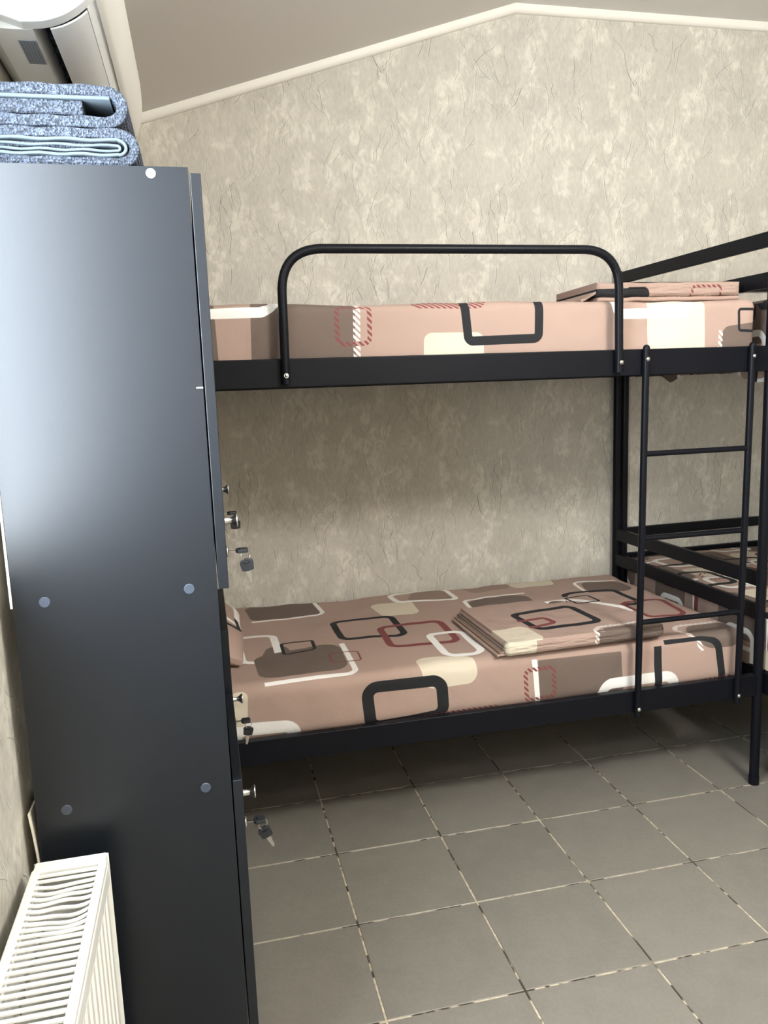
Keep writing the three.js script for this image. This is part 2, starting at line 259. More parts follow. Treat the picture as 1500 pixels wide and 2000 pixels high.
// ---------- the room ----------
const XW = -0.63, XR = 3.3, ZB = -0.605, ZF = 3.4, RIDGE = [0.985, 2.838], YL = 2.325, TH = 0.25;
{
  // floor: cement bed with 33 cm tiles
  const floor = new THREE.Group(); floor.name = 'floor'; floor.userData = { kind: 'structure', label: 'beige square ceramic floor tiles with dirty cream grout', category: 'floor' }; scene.add(floor);
  part('grout', uvXY(box(XW, XR, -0.12, -0.0016, ZB, ZF), 1, 1, 0, 0, 'x', 'z'), groutMat, floor);
  const T = 0.33, j = 0.0024, cache = {};
  function tileGeo(w, d) {
    const k = `${w.toFixed(3)}_${d.toFixed(3)}`; if (cache[k]) return cache[k];
    const b = 0.0012, h = 0.006, y = [-h, -b, 0], pts = [];
    const ringAt = (i, yy) => [[i, i], [w - i, i], [w - i, d - i], [i, d - i]].map(([x, z]) => [x, yy, z]);
    const r0 = ringAt(0, y[0]), r1 = ringAt(0, y[1]), r2 = ringAt(b, y[2]), tri = (a, q, c) => pts.push(...a, ...q, ...c);
    for (let i = 0; i < 4; i++) { const n = (i + 1) % 4; tri(r0[i], r1[i], r1[n]); tri(r0[i], r1[n], r0[n]); tri(r1[i], r2[i], r2[n]); tri(r1[i], r2[n], r1[n]); }
    tri(r2[0], r2[2], r2[1]); tri(r2[0], r2[3], r2[2]);
    const g = new THREE.BufferGeometry(); g.setAttribute('position', new THREE.Float32BufferAttribute(pts, 3)); uvXY(g, T, T, 0, 0, 'x', 'z'); g.computeVertexNormals(); return cache[k] = g;
  }
  let n = 0;
  for (let i = -2; i < 10; i++) for (let k = -2; k < 13; k++) {
    const x0 = Math.max(i * T + j, XW), x1 = Math.min((i + 1) * T - j, XR), z0 = Math.max(k * T + j, ZB), z1 = Math.min((k + 1) * T - j, ZF);
    if (x1 - x0 < 0.01 || z1 - z0 < 0.01) continue;
    const m = part(numbered('tile'), tileGeo(x1 - x0, z1 - z0), tileMats[Math.floor(rnd() * 4)], floor); m.position.set(x0, rr(-0.0004, 0.0004), z0); n++;
  }
  // walls
  const gable = new THREE.Shape([[XW - TH, -0.12], [XR + TH, -0.12], [XR + TH, 3.1], [XW - TH, 3.1]].map((p) => new THREE.Vector2(...p)));
  const wb = new THREE.ExtrudeGeometry(gable, { depth: TH, bevelEnabled: false }); wb.translate(0, 0, ZB - TH);
  struct('wall_back', uvByNormal(wb, WP), wallpaper, 'beige crackle-textured wallpaper on the gable wall behind the bunk beds', 'wall');
  const s = new THREE.Shape([[-ZF - TH, -0.12], [-ZB, -0.12], [-ZB, 3.1], [-ZF - TH, 3.1]].map((p) => new THREE.Vector2(...p)));
  const hole = new THREE.Path([[-WIN.z1, WIN.y0], [-WIN.z1, WIN.y1], [-WIN.z0, WIN.y1], [-WIN.z0, WIN.y0]].map((p) => new THREE.Vector2(...p))); s.holes.push(hole);
  const wl = new THREE.ExtrudeGeometry(s, { depth: TH, bevelEnabled: false }); wl.rotateY(Math.PI / 2); wl.translate(XW - TH, 0, 0);
  struct('wall_left', uvByNormal(wl, WP), wallpaper, 'wallpapered wall with the window above the radiator', 'wall');
  struct('wall_right', uvByNormal(box(XR, XR + TH, -0.12, 3.1, ZB, ZF + TH), WP), wallpaper, 'wallpapered wall beyond the second bunk bed', 'wall');
struct('wall_front', uvByNormal(box(XW, XR, -0.12, 3.1, ZF, ZF + TH), WP), wallpaper, 'wallpapered wall facing the gable wall', 'wall');
  // ceiling: sloping left part, level right part
  const sl = (RIDGE[1] - YL) / (RIDGE[0] - XW), c = new THREE.Shape([[XW - TH, YL - sl * TH], [RIDGE[0], RIDGE[1]], [XR + TH, RIDGE[1]], [XR + TH, 3.3], [XW - TH, 3.3]].map((p) => new THREE.Vector2(...p)));
  const cg = new THREE.ExtrudeGeometry(c, { depth: ZF - ZB + 2 * TH, bevelEnabled: false }); cg.translate(0, 0, ZB - TH);
  struct('ceiling', cg, ceilingMat, 'plain beige attic ceiling, sloping on the radiator side and level beyond the ridge', 'ceiling');
  // rounded cornice strips along the gable wall
  const prof = (h, d) => { const q = new THREE.Shape(); q.moveTo(0, 0.002); q.lineTo(0, -h); q.lineTo(d * 0.25, -h); q.bezierCurveTo(d * 0.75, -h * 0.95, d, -h * 0.6, d, -h * 0.25); q.lineTo(d, 0.002); q.closePath(); return q; };
  const strip = (a, b) => {
    const L = Math.hypot(b[0] - a[0], b[1] - a[1]), cs = (b[0] - a[0]) / L, sn = (b[1] - a[1]) / L, g = new THREE.ExtrudeGeometry(prof(0.030, 0.022), { depth: L, bevelEnabled: false, curveSegments: 10 });
    return g.applyMatrix4(new THREE.Matrix4().makeBasis(V(0, 0, 1), V(-sn, cs, 0), V(-cs, -sn, 0)).setPosition(b[0], b[1], ZB));
  };
  struct('trim_1', strip([XW, YL], RIDGE), corniceMat, 'cream rounded cornice strip climbing along the sloping ceiling', 'cornice');
  struct('trim_2', strip(RIDGE, [XR, RIDGE[1]]), corniceMat, 'cream rounded cornice strip along the level ceiling', 'cornice');

  // windows: frame, mullion, two panes, sill; built along z and set in the side wall, or turned into the rear wall
  const glass = new THREE.MeshPhysicalMaterial({ color: 0xffffff, roughness: 0.02, transmission: 1, thickness: 0 });
  function windowIn(name, label, a0, a1, y0, y1, put) {
    const w = new THREE.Group(); w.name = name; w.userData = { kind: 'structure', label, category: 'window' }; scene.add(w); put(w);
    const f0 = -0.075, f1 = -0.02, f = 0.05, m = (a0 + a1) / 2, bars = [[y0, y0 + f, a0, a1], [y1 - f, y1, a0, a1], [y0 + f, y1 - f, a0, a0 + f], [y0 + f, y1 - f, a1 - f, a1], [y0 + f, y1 - f, m - f / 2, m + f / 2]];
    part('window_frame', merge(bars.map(([b0, b1, c0, c1]) => rbox(f0, f1, b0, b1, c0, c1, 0.006))), enamel, w);
    for (const [p, q] of [[a0 + f, m - f / 2], [m + f / 2, a1 - f]]) part('pane', box(f0 + 0.026, f0 + 0.030, y0 + f, y1 - f, p, q), glass, w);
    part('window_sill', rbox(-0.02, 0.015, y0, y0 + 0.018, a0, a1, 0.004), enamel, w);
  }
  windowIn('window_1', 'white framed window in the side wall above the radiator', WIN.z0, WIN.z1, WIN.y0, WIN.y1, (w) => w.position.set(XW, 0, 0));
  // round opal ceiling lamp on the level ceiling
  const lamp = new THREE.Group(); lamp.name = 'ceiling_lamp'; lamp.position.set(LAMP.at[0], RIDGE[1], LAMP.at[1]); lamp.userData = { label: 'round opal ceiling lamp on the level part of the ceiling', category: 'lamp' }; scene.add(lamp);
  part('lamp_base', new THREE.CylinderGeometry(0.28, 0.28, 0.02, 48).translate(0, -0.01, 0), enamel, lamp);
  part('lamp_diffuser', new THREE.SphereGeometry(0.29, 48, 16, 0, Math.PI * 2, Math.PI / 2, Math.PI / 2).scale(1, 0.45, 1).translate(0, -0.02, 0), std(0xffffff, 0.4, { emissive: LAMP.color, emissiveIntensity: 1.5 }), lamp);
  const bulb = new THREE.PointLight(LAMP.color, LAMP.power, 0, 2); bulb.name = 'lamp_light'; bulb.position.set(0, -0.17, 0); bulb.castShadow = true; bulb.shadow.radius = 13; lamp.add(bulb);
}

// ---------- bunk beds ----------
const PR = 0.016;                                       // post radius
function ladderOn(bed, xl, xr, zf) {
  const l = new THREE.Group(); l.name = 'ladder'; bed.add(l);
  for (const x of [xl, xr]) {
    part('ladder_rail', merge([rod(V(x + 0.006, 1.478, zf), V(x - 0.006, 0.312, zf), 0.0105), at(new THREE.SphereGeometry(0.0105, 14, 8), x + 0.006, 1.478, zf)]), blackMetal, l);
    for (const y of [1.445, 0.342]) part('bolt', bolt(x + (y > 1 ? 0.006 : -0.006), y, zf + 0.0105), chrome, l, 'small chrome bolt head');
  }
  for (const y of [1.160, 0.897, 0.627]) part('rung', rod(V(xl, y, zf), V(xr, y, zf), 0.0085), blackMetal, l);
}
function bolt(x, y, z) { return merge([at(new THREE.CylinderGeometry(0.0065, 0.0065, 0.002, 16).rotateX(Math.PI / 2), x, y, z), at(new THREE.SphereGeometry(0.0052, 14, 8, 0, Math.PI * 2, 0, Math.PI / 2).rotateX(Math.PI / 2).scale(1, 1, 0.7), x, y, z + 0.001)]); }
// a bunk bed with its long side along x: posts at the four corners (front z = zf, back z = zb)
function bunk(bed, xl, xrF, xrB, zf, zb, H, withLadder) {
  const H1 = H.top;
  for (const [x, z] of [[xl, zf], [xl, zb], [xrF, zf], [xrB, zb]]) {
    const p = part('post', merge([rod(V(x, 0.012, z), V(x, H1, z), PR, 24), at(new THREE.SphereGeometry(PR, 20, 8, 0, Math.PI * 2, 0, Math.PI / 2).scale(1, 0.35, 1), x, H1, z)]), blackMetal, bed);
    part('foot_cap', rod(V(x, 0, z), V(x, 0.03, z), PR + 0.0015, 24), blackMetal, p);
  }
  const rail = (y0, y1, z, name = 'side_rail') => part(name, rbox(xl + 0.005, (z > 0 ? xrF : xrB) - 0.005, y0, y1, z - 0.0125, z + 0.0125, 0.003), blackMetal, bed);
  for (const z of [zf, zb]) { rail(1.398, 1.476, z); rail(0.322, 0.396, z); }
  const bar = (x0, x1, y0, y1) => { const g = new RoundedBoxGeometry(0.02, y1 - y0, Math.abs(zf - zb) - 0.01, 2, 0.003); const ang = Math.atan2(x1 - x0, zb - zf); g.rotateY(ang + Math.PI); return at(g, (x0 + x1) / 2, (y0 + y1) / 2, (zf + zb) / 2); };
  for (const [y0, y1] of H.bars) { part('end_bar', bar(xrF, xrB, y0, y1), blackMetal, bed); part('end_bar', bar(xl, xl, y0, y1), blackMetal, bed); }
  for (const y of [0.372, 1.452]) for (let k = 0; k < 9; k++) { const x = xl + 0.12 + k * (xrF - xl - 0.24) / 8; part('slat', box(x - 0.02, x + 0.02, y - 0.018, y - 0.004, zb + 0.0125, zf - 0.0125), blackMetal, bed); }
  if (withLadder) ladderOn(bed, withLadder[0], withLadder[1], zf + 0.0235);
}
const bedA = thing('bunk_bed', 'black metal bunk bed with ladder and rounded guard rail, behind the locker', 'bunk bed', [0, 0, 0], 'black metal bunk beds');
const BARS = [[1.780, 1.826], [1.655, 1.703], [0.695, 0.745], [0.582, 0.634]];
bunk(bedA, -0.56, 1.454, 1.430, 0.324, -0.575, { top: 1.83, bars: BARS }, [0.9985, 1.364]);
{
  const gr = part('guard_rail', tube([V(-0.078, 1.407, 0.349), V(-0.074, 1.761, 0.349), V(0.910, 1.761, 0.349), V(0.914, 1.409, 0.349)], 0.0125, 0.115, 120, 18), blackMetal, bedA);
  for (const [x, y] of [[-0.077, 1.430], [0.915, 1.438]]) part('bolt', bolt(x, y, 0.3615), chrome, gr, 'small chrome bolt head');
}
const bedB = thing('bunk_bed', 'black metal bunk bed standing crosswise with its head end against the gable wall', 'bunk bed', [1.472, 0, -0.585], 'black metal bunk beds');
{
  // built along x, then turned so that its long side runs away from the gable wall
  const g = new THREE.Group(); bedB.add(g);
  bunk(bedB, 0.0, 1.96, 1.96, 0.0, -0.90, { top: 1.80, bars: [[1.748, 1.790], [1.640, 1.682], [0.700, 0.742], [0.586, 0.628]] }, null);
  bedB.remove(g);
  bedB.rotation.y = -Math.PI / 2 + 0.0185;
}

// ---------- mattresses ----------
function mattressGeo(x0, x1, y0, y1, z0, z1, sheet, wob = 0.004, r = 0.035) {
  const L = x1 - x0, h = y1 - y0, w = z1 - z0, g = new THREE.BoxGeometry(L, h, w, 130, 14, 60), p = g.attributes.position, n = g.attributes.normal, uv = g.attributes.uv;
  const cx = (x0 + x1) / 2, cy = (y0 + y1) / 2, cz = (z0 + z1) / 2, d = V(0, 0, 0), q = V(0, 0, 0);
  for (let i = 0; i < p.count; i++) {
    const X = p.getX(i), Y = p.getY(i), Z = p.getZ(i);
    let sx = X + cx, s;
    if (n.getY(i) > 0.5) s = Z + w / 2; else if (n.getZ(i) > 0.5) s = w + h / 2 - Y; else if (n.getZ(i) < -0.5) s = -(h / 2 - Y); else { s = Z + w / 2; sx += Math.sign(X) * (h / 2 - Y); }
    uv.setXY(i, (sx - sheet.x0) / sheet.W, 1 - (s + sheet.s0) / sheet.H);
    q.set(Math.max(-L / 2 + r, Math.min(L / 2 - r, X)), Math.max(-h / 2 + r, Math.min(h / 2 - r, Y)), Math.max(-w / 2 + r, Math.min(w / 2 - r, Z)));
    d.set(X, Y, Z).sub(q); const l = d.length(); if (l > 1e-6) d.multiplyScalar(Math.min(r, Math.max(Math.abs(d.x), Math.abs(d.y), Math.abs(d.z))) / l);
    const lim = Math.min(1, (Y + h / 2) / (h * 0.5));
    const wv = wob * lim * ((fbm(X * 4 + 9, Z * 4 + Y * 3 + 9, 1024, 3, 5) - 0.5) * 2 + 0.7 * (fbm(X * 13 + 3, Z * 5 + Y * 9 + 7, 1024, 2, 8) - 0.5));
    q.add(d); const e = l > 1e-6 ? d.normalize() : d.set(n.getX(i), n.getY(i), n.getZ(i));
    p.setXYZ(i, q.x + e.x * wv + cx, q.y + e.y * wv + cy, q.z + e.z * wv + cz);
  }
  return smooth(g);
}
function mattress(label, geo, mat, group) { const m = part(numbered('mattress'), geo, mat, scene); m.userData = { label, category: 'mattress', group }; return m; }
const sheetLow = { x0: X0 / 1000, W: (X1 - X0) / 1000, s0: 0.015, H: 1.16 }, sheetUp = { x0: X0 / 1000, W: (X1 - X0) / 1000, s0: 0, H: 1.10 };
mattress('lower bunk mattress under a taupe printed sheet with black square outlines, behind the ladder', mattressGeo(-0.535, 1.412, 0.374, 0.548, -0.575, 0.305, sheetLow, 0.009), lowCloth, 'mattresses in printed taupe sheets');
mattress('upper bunk mattress in a taupe printed sheet behind the rounded guard rail', mattressGeo(-0.535, 1.412, 1.450, 1.622, -0.575, 0.305, sheetUp, 0.008, 0.025), upCloth, 'mattresses in printed taupe sheets');
{
  const sh = { x0: 0, W: 1.5, s0: 0.1, H: 1.0 };
  for (const [y0, y1, label] of [[0.374, 0.618, 'lower mattress of the crosswise bunk, in a taupe printed sheet'], [1.450, 1.628, 'upper mattress of the crosswise bunk, in a taupe printed sheet']]) {
    const m = mattress(label, mattressGeo(0.03, 1.93, y0, y1, -0.88, 0.008, sh, 0.005, 0.03), printCloth, 'mattresses in printed taupe sheets');
    m.position.copy(bedB.position); m.rotation.copy(bedB.rotation);
    if (y0 > 1) {                                       // loose edge of the sheet hanging below the side rail
      const pts = []; const N = 60;
      const hem = (t) => 1.395 - 0.028 * Math.max(0, 1 - Math.abs(t - 0.27) / 0.055) - 0.032 * Math.max(0, 1 - Math.pow((t - 0.80) / 0.13, 2));
      const pos = [], idx = [], uv = [];
      for (let i = 0; i <= N; i++) { const t = i / N, x = 0.05 + t * 0.95; for (const [k, y] of [[0, 1.47], [1, (1.47 + hem(t)) / 2], [2, hem(t)]]) { pos.push(x, y, -0.016 - 0.004 * Math.sin(t * 23) * k); uv.push(x / 1.5, y); } }
      for (let i = 0; i < N; i++) for (let k = 0; k < 2; k++) { const a = i * 3 + k; idx.push(a, a + 1, a + 3, a + 1, a + 4, a + 3); }
      const top = pos.length / 3, n0 = pos.length; for (let i = 0; i < n0; i += 3) { pos.push(pos[i], pos[i + 1], pos[i + 2] - 0.0015); } for (let i = 0; i < uv.length && uv.length < pos.length / 3 * 2; i++) uv.push(uv[i]);
      const f = idx.length; for (let i = 0; i < f; i += 3) idx.push(idx[i] + top, idx[i + 2] + top, idx[i + 1] + top);
      const g = new THREE.BufferGeometry(); g.setAttribute('position', new THREE.Float32BufferAttribute(pos, 3)); g.setAttribute('uv', new THREE.Float32BufferAttribute(uv, 2)); g.setIndex(idx); g.computeVertexNormals();
      part('sheet_edge', g, printCloth, m, 'loose hem of the sheet hanging below the rail');
    }
  }
}

// ---------- folded bed linen ----------
// folds: soft slabs whose closed edges look towards the locker, fanned a little; the top one carries the print
function foldedLinen(label, w, d, hs, topMat, pos, turn, fan) {
  const o = thing('folded_linen', label, 'linen', pos, 'folded printed bed linen'); o.rotation.y = turn;
  let y0 = 0; const n = 40;
  hs.forEach((t, k) => {
    const last = k === hs.length - 1, y = y0 + t / 2, xl = -w / 2 + fan * (k / hs.length) + rr(-0.004, 0.004), xr = w / 2 - rr(0, 0.010), pts = []; y0 += t;
    for (let i = 0; i <= n; i++) { const x = xl + (xr - xl) * i / n; pts.push([x, y + (i < 12 ? 0.0014 : 0.0005) * Math.sin(i * 0.7 + k * 1.7)]); }
    const g = extrude(ribbon(pts, t * 0.99), d - (last ? 0 : rr(0.002, 0.010)), Math.min(0.012, t * 0.44), { bevelSegments: 4 }).translate(0, 0, -d / 2);
    part(last ? 'top_fold' : 'fold', g, last ? topMat : foldMats[k % 5], o);
  });
  return o;
}
const topTex = linen(0.58, 0.44, 1400, (a) => {        // the square that faces up on the lower bundle
  a.fill([[10, 300], [150, 285], [160, 440], [0, 440]], CREAM); a.ring([[165, 155], [395, 130], [405, 330], [180, 335]], BLACK, 27, 30); a.line([[150, 235], [250, 225], [262, 290], [160, 310]], MAROON, 20, 20);
  a.line([[340, 60], [450, 55], [560, 200], [575, 260]], WHITE, 28, 60); a.ring([[430, 30], [525, 25], [530, 110], [440, 112]], BLACK, 10, 12); a.fill([[330, 60], [430, 40], [420, 70], [340, 85]], BROWN);
  a.line([[330, 430], [360, 385], [580, 375]], a.hp(WHITE), 16); a.fill([[370, 400], [600, 385], [600, 450], [360, 450]], BROWN, 20);
});
{
  const b = foldedLinen('folded taupe printed linen with fanned layers lying on the lower bunk behind the ladder', 0.58, 0.42, [0.007, 0.006, 0.007, 0.006, 0.007, 0.011], cloth(topTex), [0.815, 0.555, 0.105], 0.03, 0.035);
  uvXY(b.children[b.children.length - 1].geometry, 0.58, -0.44, -0.29, 0.22, 'x', 'z');
  // the outermost layer turns down over the front of the stack
  const frontTex = linen(0.6, 0.06, 1400, (a) => { a.fill([[-20, -20], [130, -20], [120, 80], [-20, 80]], CREAM, 8); a.fill([[330, -20], [640, -20], [640, 80], [350, 80]], BROWN, 12); a.line([[325, 70], [345, -20]], a.hp(WHITE), 14); });
  const turn = new RoundedBoxGeometry(0.556, 0.0435, 0.034, 5, 0.0155); { const p = turn.attributes.position; for (let i = 0; i < p.count; i++) p.setY(i, p.getY(i) + 0.0015 * Math.sin(p.getX(i) * 31) + 0.001 * Math.sin(p.getX(i) * 67 + 1)); }
  part('turned_edge', uvXY(turn.translate(0.010, 0.0222, 0.200), 0.6, 0.06, -0.29, -0.005, 'x', 'y'), cloth(frontTex), b);
  const edgeTex = linen(0.6, 0.06, 1600, (a) => { a.fill([[-20, 25], [190, 22], [200, 70], [-20, 70]], BLACK, 20); a.fill([[-20, 5], [130, 8], [125, 26], [-20, 28]], TAN, 8); a.ring([[345, 22], [440, 22], [450, 80], [335, 80]], a.hp(MAROON), 9, 10); a.line([[240, 55], [560, 55]], a.hp(WHITE), 7); });
  const u = foldedLinen('folded taupe printed linen lying on the upper bunk beside the end bars', 0.50, 0.32, [0.014, 0.044], cloth(edgeTex), [1.165, 1.627, 0.07], -0.03, 0.0);
  uvXY(u.children[1].geometry, 0.6, 0.06, -0.27, 0.006, 'x', 'y');
  const flap = part('loose_flap', extrude(ribbon([[-0.30, 0.004], [-0.285, 0.010], [-0.26, 0.024], [-0.23, 0.038], [-0.19, 0.048]], 0.008), 0.30, 0.003).translate(0, 0, -0.15), foldMats[0], u);
}
// pillow leaning on the hidden head end of the lower bunk
{
  const g = new THREE.BoxGeometry(1, 1, 1, 36, 8, 36), p = g.attributes.position, uv = g.attributes.uv;
  for (let i = 0; i < p.count; i++) {
    const x = p.getX(i) * 2, y = p.getY(i) * 2, z = p.getZ(i) * 2, e = Math.pow(Math.max(0, 1 - Math.pow(Math.abs(x), 2.6)), 0.5) * Math.pow(Math.max(0, 1 - Math.pow(Math.abs(z), 2.6)), 0.5);
    uv.setXY(i, 0.5 + x * 0.45, 0.5 - z * 0.45);
    p.setXYZ(i, x * 0.19 * (1 - 0.05 * z * z), y * (0.008 + 0.06 * e) + 0.004 * Math.sin(x * 5 + z * 7), z * 0.31 * (1 - 0.05 * x * x));
  }
  const pil = part('pillow', smooth(g), cloth(pillowTex), scene); pil.userData = { label: 'taupe printed pillow at the locker end of the lower bunk', category: 'pillow' };
  pil.position.set(-0.395, 0.655, -0.15); pil.rotation.z = -0.50;
}

// ---------- locker ----------
const ZL = 1.25;
const locker = thing('locker', 'tall dark graphite locker with four keyed doors standing against the side wall', 'locker', [0, 0, 0]);
{
  const xb = -0.607, xf = -0.301, top = 1.721, t = 0.017, zs = [ZL, 0.842, 0.45];
  part('side_panel', uvByNormal(rbox(xb, xf, 0, top, ZL - t, ZL, 0.001), 0.5), laminate, locker);
  part('side_panel', uvByNormal(rbox(xb, xf, 0, top, 0.45 - t, 0.45, 0.001), 0.5), laminate, locker);
  part('partition', uvByNormal(rbox(xb, xf - 0.002, 0.06, top - t, 0.834, 0.85, 0.001), 0.5), laminate, locker);
  part('top_panel', uvByNormal(rbox(xb, xf, top - t, top - 0.0006, 0.45, ZL - t, 0.001), 0.5), laminate, locker);
  part('plinth', rbox(xb, xf - 0.02, 0, 0.06, 0.45, ZL - t, 0.001), laminate, locker);
  for (const y of [1.083, 0.741]) part('shelf', rbox(xb, xf - 0.002, y - t / 2, y + t / 2, 0.85, ZL - t, 0.001), laminate, locker);
  part('shelf', rbox(xb, xf - 0.002, 1.083 - t / 2, 1.083 + t / 2, 0.45, 0.834, 0.001), laminate, locker);
  part('shelf', rbox(xb, xf - 0.002, 0.875 - t / 2, 0.875 + t / 2, 0.45, 0.834, 0.001), laminate, locker);
  part('back_panel', box(xb - 0.0035, xb, 1.076, top - 0.01, 0.45, ZL), hardboard, locker, 'pale hardboard back sheet');
  {                                                     // lower back sheet, its loose top corner sprung towards the wall
    const g = new THREE.BoxGeometry(0.003, 0.70, 0.80, 1, 20, 1); g.translate(xb - 0.002, 0.39, 0.85); const p = g.attributes.position;
    for (let i = 0; i < p.count; i++) { const k = Math.max(0, (p.getY(i) - 0.58) / 0.16); if (p.getZ(i) > 1) p.setX(i, p.getX(i) - 0.009 * k * k); } g.computeVertexNormals();
    part('back_panel', g, hardboard, locker, 'pale hardboard back sheet');
  }
  const caps = [[-0.561, 1.082], [-0.345, 1.083], [-0.561, 0.739], [-0.343, 0.743]];
  const cap = (x, y, r, m, l) => part('screw_cap', new THREE.CylinderGeometry(r * 0.9, r, 0.0012, 28).rotateX(Math.PI / 2).translate(x, y, ZL + 0.0006), m, locker, l);
  for (const [x, y] of caps) cap(x, y, 0.0085, capMat, 'grey-blue plastic screw cap');
  const wc = cap(-0.3545, 1.711, 0.0070, whiteCap, 'white plastic screw cap'); part('screw_hole', new THREE.CylinderGeometry(0.0009, 0.0009, 0.0006, 10).rotateX(Math.PI / 2).translate(-0.3545, 1.711, ZL + 0.0014), darkGap, wc);
  part('scratch', box(-0.3115, -0.3015, 1.3975, 1.3995, ZL, ZL + 0.0003), whiteCap, locker, 'short white scratch');
  const knobProf = [[0, 0], [0.0062, 0], [0.0062, 0.0015], [0.0052, 0.003], [0.005, 0.011], [0.0062, 0.0135], [0.0108, 0.0195], [0.0112, 0.021], [0.0100, 0.022], [0, 0.0222]].map((p) => new THREE.Vector2(...p));
  const knob = new THREE.LatheGeometry(knobProf, 28).rotateZ(-Math.PI / 2);
  const roset = new THREE.LatheGeometry([[0, 0], [0.0095, 0], [0.0095, 0.002], [0.0075, 0.0042], [0.003, 0.0045], [0, 0.0045]].map((p) => new THREE.Vector2(...p)), 28).rotateZ(-Math.PI / 2);
  const doors = [['upper locker door nearer the radiator', 1.078, 1.713, 0.852, ZL - 0.001, 1.183, 1.132, 0.008], ['lower locker door nearer the radiator', 0.062, 0.748, 0.852, ZL - 0.001, 0.706, 0.652, 0.0], ['upper locker door nearer the bed', 1.078, 1.713, 0.452, 0.832, 1.185, 1.133, 0.0], ['lower locker door nearer the bed', 0.062, 0.883, 0.452, 0.832, 0.712, 0.659, 0.0]];
  for (const [, y0, y1, z0, z1, yk, yl] of doors) {
    const d = part('door', uvByNormal(rbox(-0.299, -0.283, y0, y1, z0, z1, 0.0012), 0.5), laminate, locker);
    part('knob', knob.clone().translate(-0.283, yk, z1 - 0.034), chrome, d, 'flared chrome knob'); part('lock', roset.clone().translate(-0.283, yl, z1 - 0.034), chrome, d, 'round chrome lock');
  }
  // a pair of keys in each lock
  const head = (() => { const s = new THREE.Shape(); s.moveTo(-0.009, 0.001); s.lineTo(-0.0105, 0.013); s.quadraticCurveTo(-0.0105, 0.0155, -0.008, 0.0165); s.quadraticCurveTo(0, 0.021, 0.008, 0.0165); s.quadraticCurveTo(0.0105, 0.0155, 0.0105, 0.013); s.lineTo(0.009, 0.001); s.quadraticCurveTo(0, -0.002, -0.009, 0.001);
    const h = new THREE.Path(); h.moveTo(-0.006, 0.0125); h.quadraticCurveTo(0, 0.0155, 0.006, 0.0125); h.quadraticCurveTo(0, 0.0118, -0.006, 0.0125); s.holes.push(h);
    return new THREE.ExtrudeGeometry(s, { depth: 0.0042, bevelEnabled: true, bevelSize: 0.0008, bevelThickness: 0.0008, bevelSegments: 2 }).translate(0, 0, -0.0021); })();
  const blade = (() => { const s = new THREE.Shape([[-0.0036, 0.002], [-0.0036, -0.009], [-0.0028, -0.0105], [-0.0032, -0.013], [-0.0018, -0.0155], [-0.0025, -0.018], [-0.0008, -0.0225], [0.0010, -0.0225], [0.0026, -0.019], [0.0030, -0.011], [0.0036, -0.009], [0.0036, 0.002]].map((p) => new THREE.Vector2(...p))); return new THREE.ExtrudeGeometry(s, { depth: 0.0014, bevelEnabled: true, bevelSize: 0.0003, bevelThickness: 0.0003, bevelSegments: 1 }).translate(0, 0, -0.0007); })();
  const sets = [[1.132, 0.034, 0.16, 'upper locker door nearer the radiator'], [0.652, 0.034, 0.42, 'lower locker door nearer the radiator'], [1.133, 0.034, 0.03, 'upper locker door nearer the bed'], [0.659, 0.034, -0.18, 'lower locker door nearer the bed']];
  sets.forEach(([y, off, tilt, where], i) => {
    const z = doors[i][4] - off, k = thing('key_pair', `two black-headed keys in the ${where}`, 'keys', [-0.2785, y, z], 'locker keys');
    // key in the lock lies level, its head edge-on
    const h1 = part('key_head', head.clone().rotateX(Math.PI / 2).rotateY(-Math.PI / 2).translate(0.030, 0, 0), keyPlastic, k); part('key_blade', new THREE.BoxGeometry(0.016, 0.0016, 0.006).translate(0.007, 0, 0), nickel, h1, 'nickel key blade');
    part('ring', new THREE.TorusGeometry(0.0085, 0.0009, 8, 28).rotateY(0.5).translate(0.0265, -0.0085, 0.001), nickel, k, 'thin split ring');
    const hk = new THREE.Group(); hk.name = 'spare_key'; hk.position.set(0.0265, -0.0165, 0.001); hk.rotation.z = tilt; k.add(hk);
    part('key_head', head.clone().translate(0, -0.0175, 0), keyPlastic, hk); part('key_blade', blade.clone().translate(0, -0.0175, 0), nickel, hk, 'nickel key blade');
  });
}

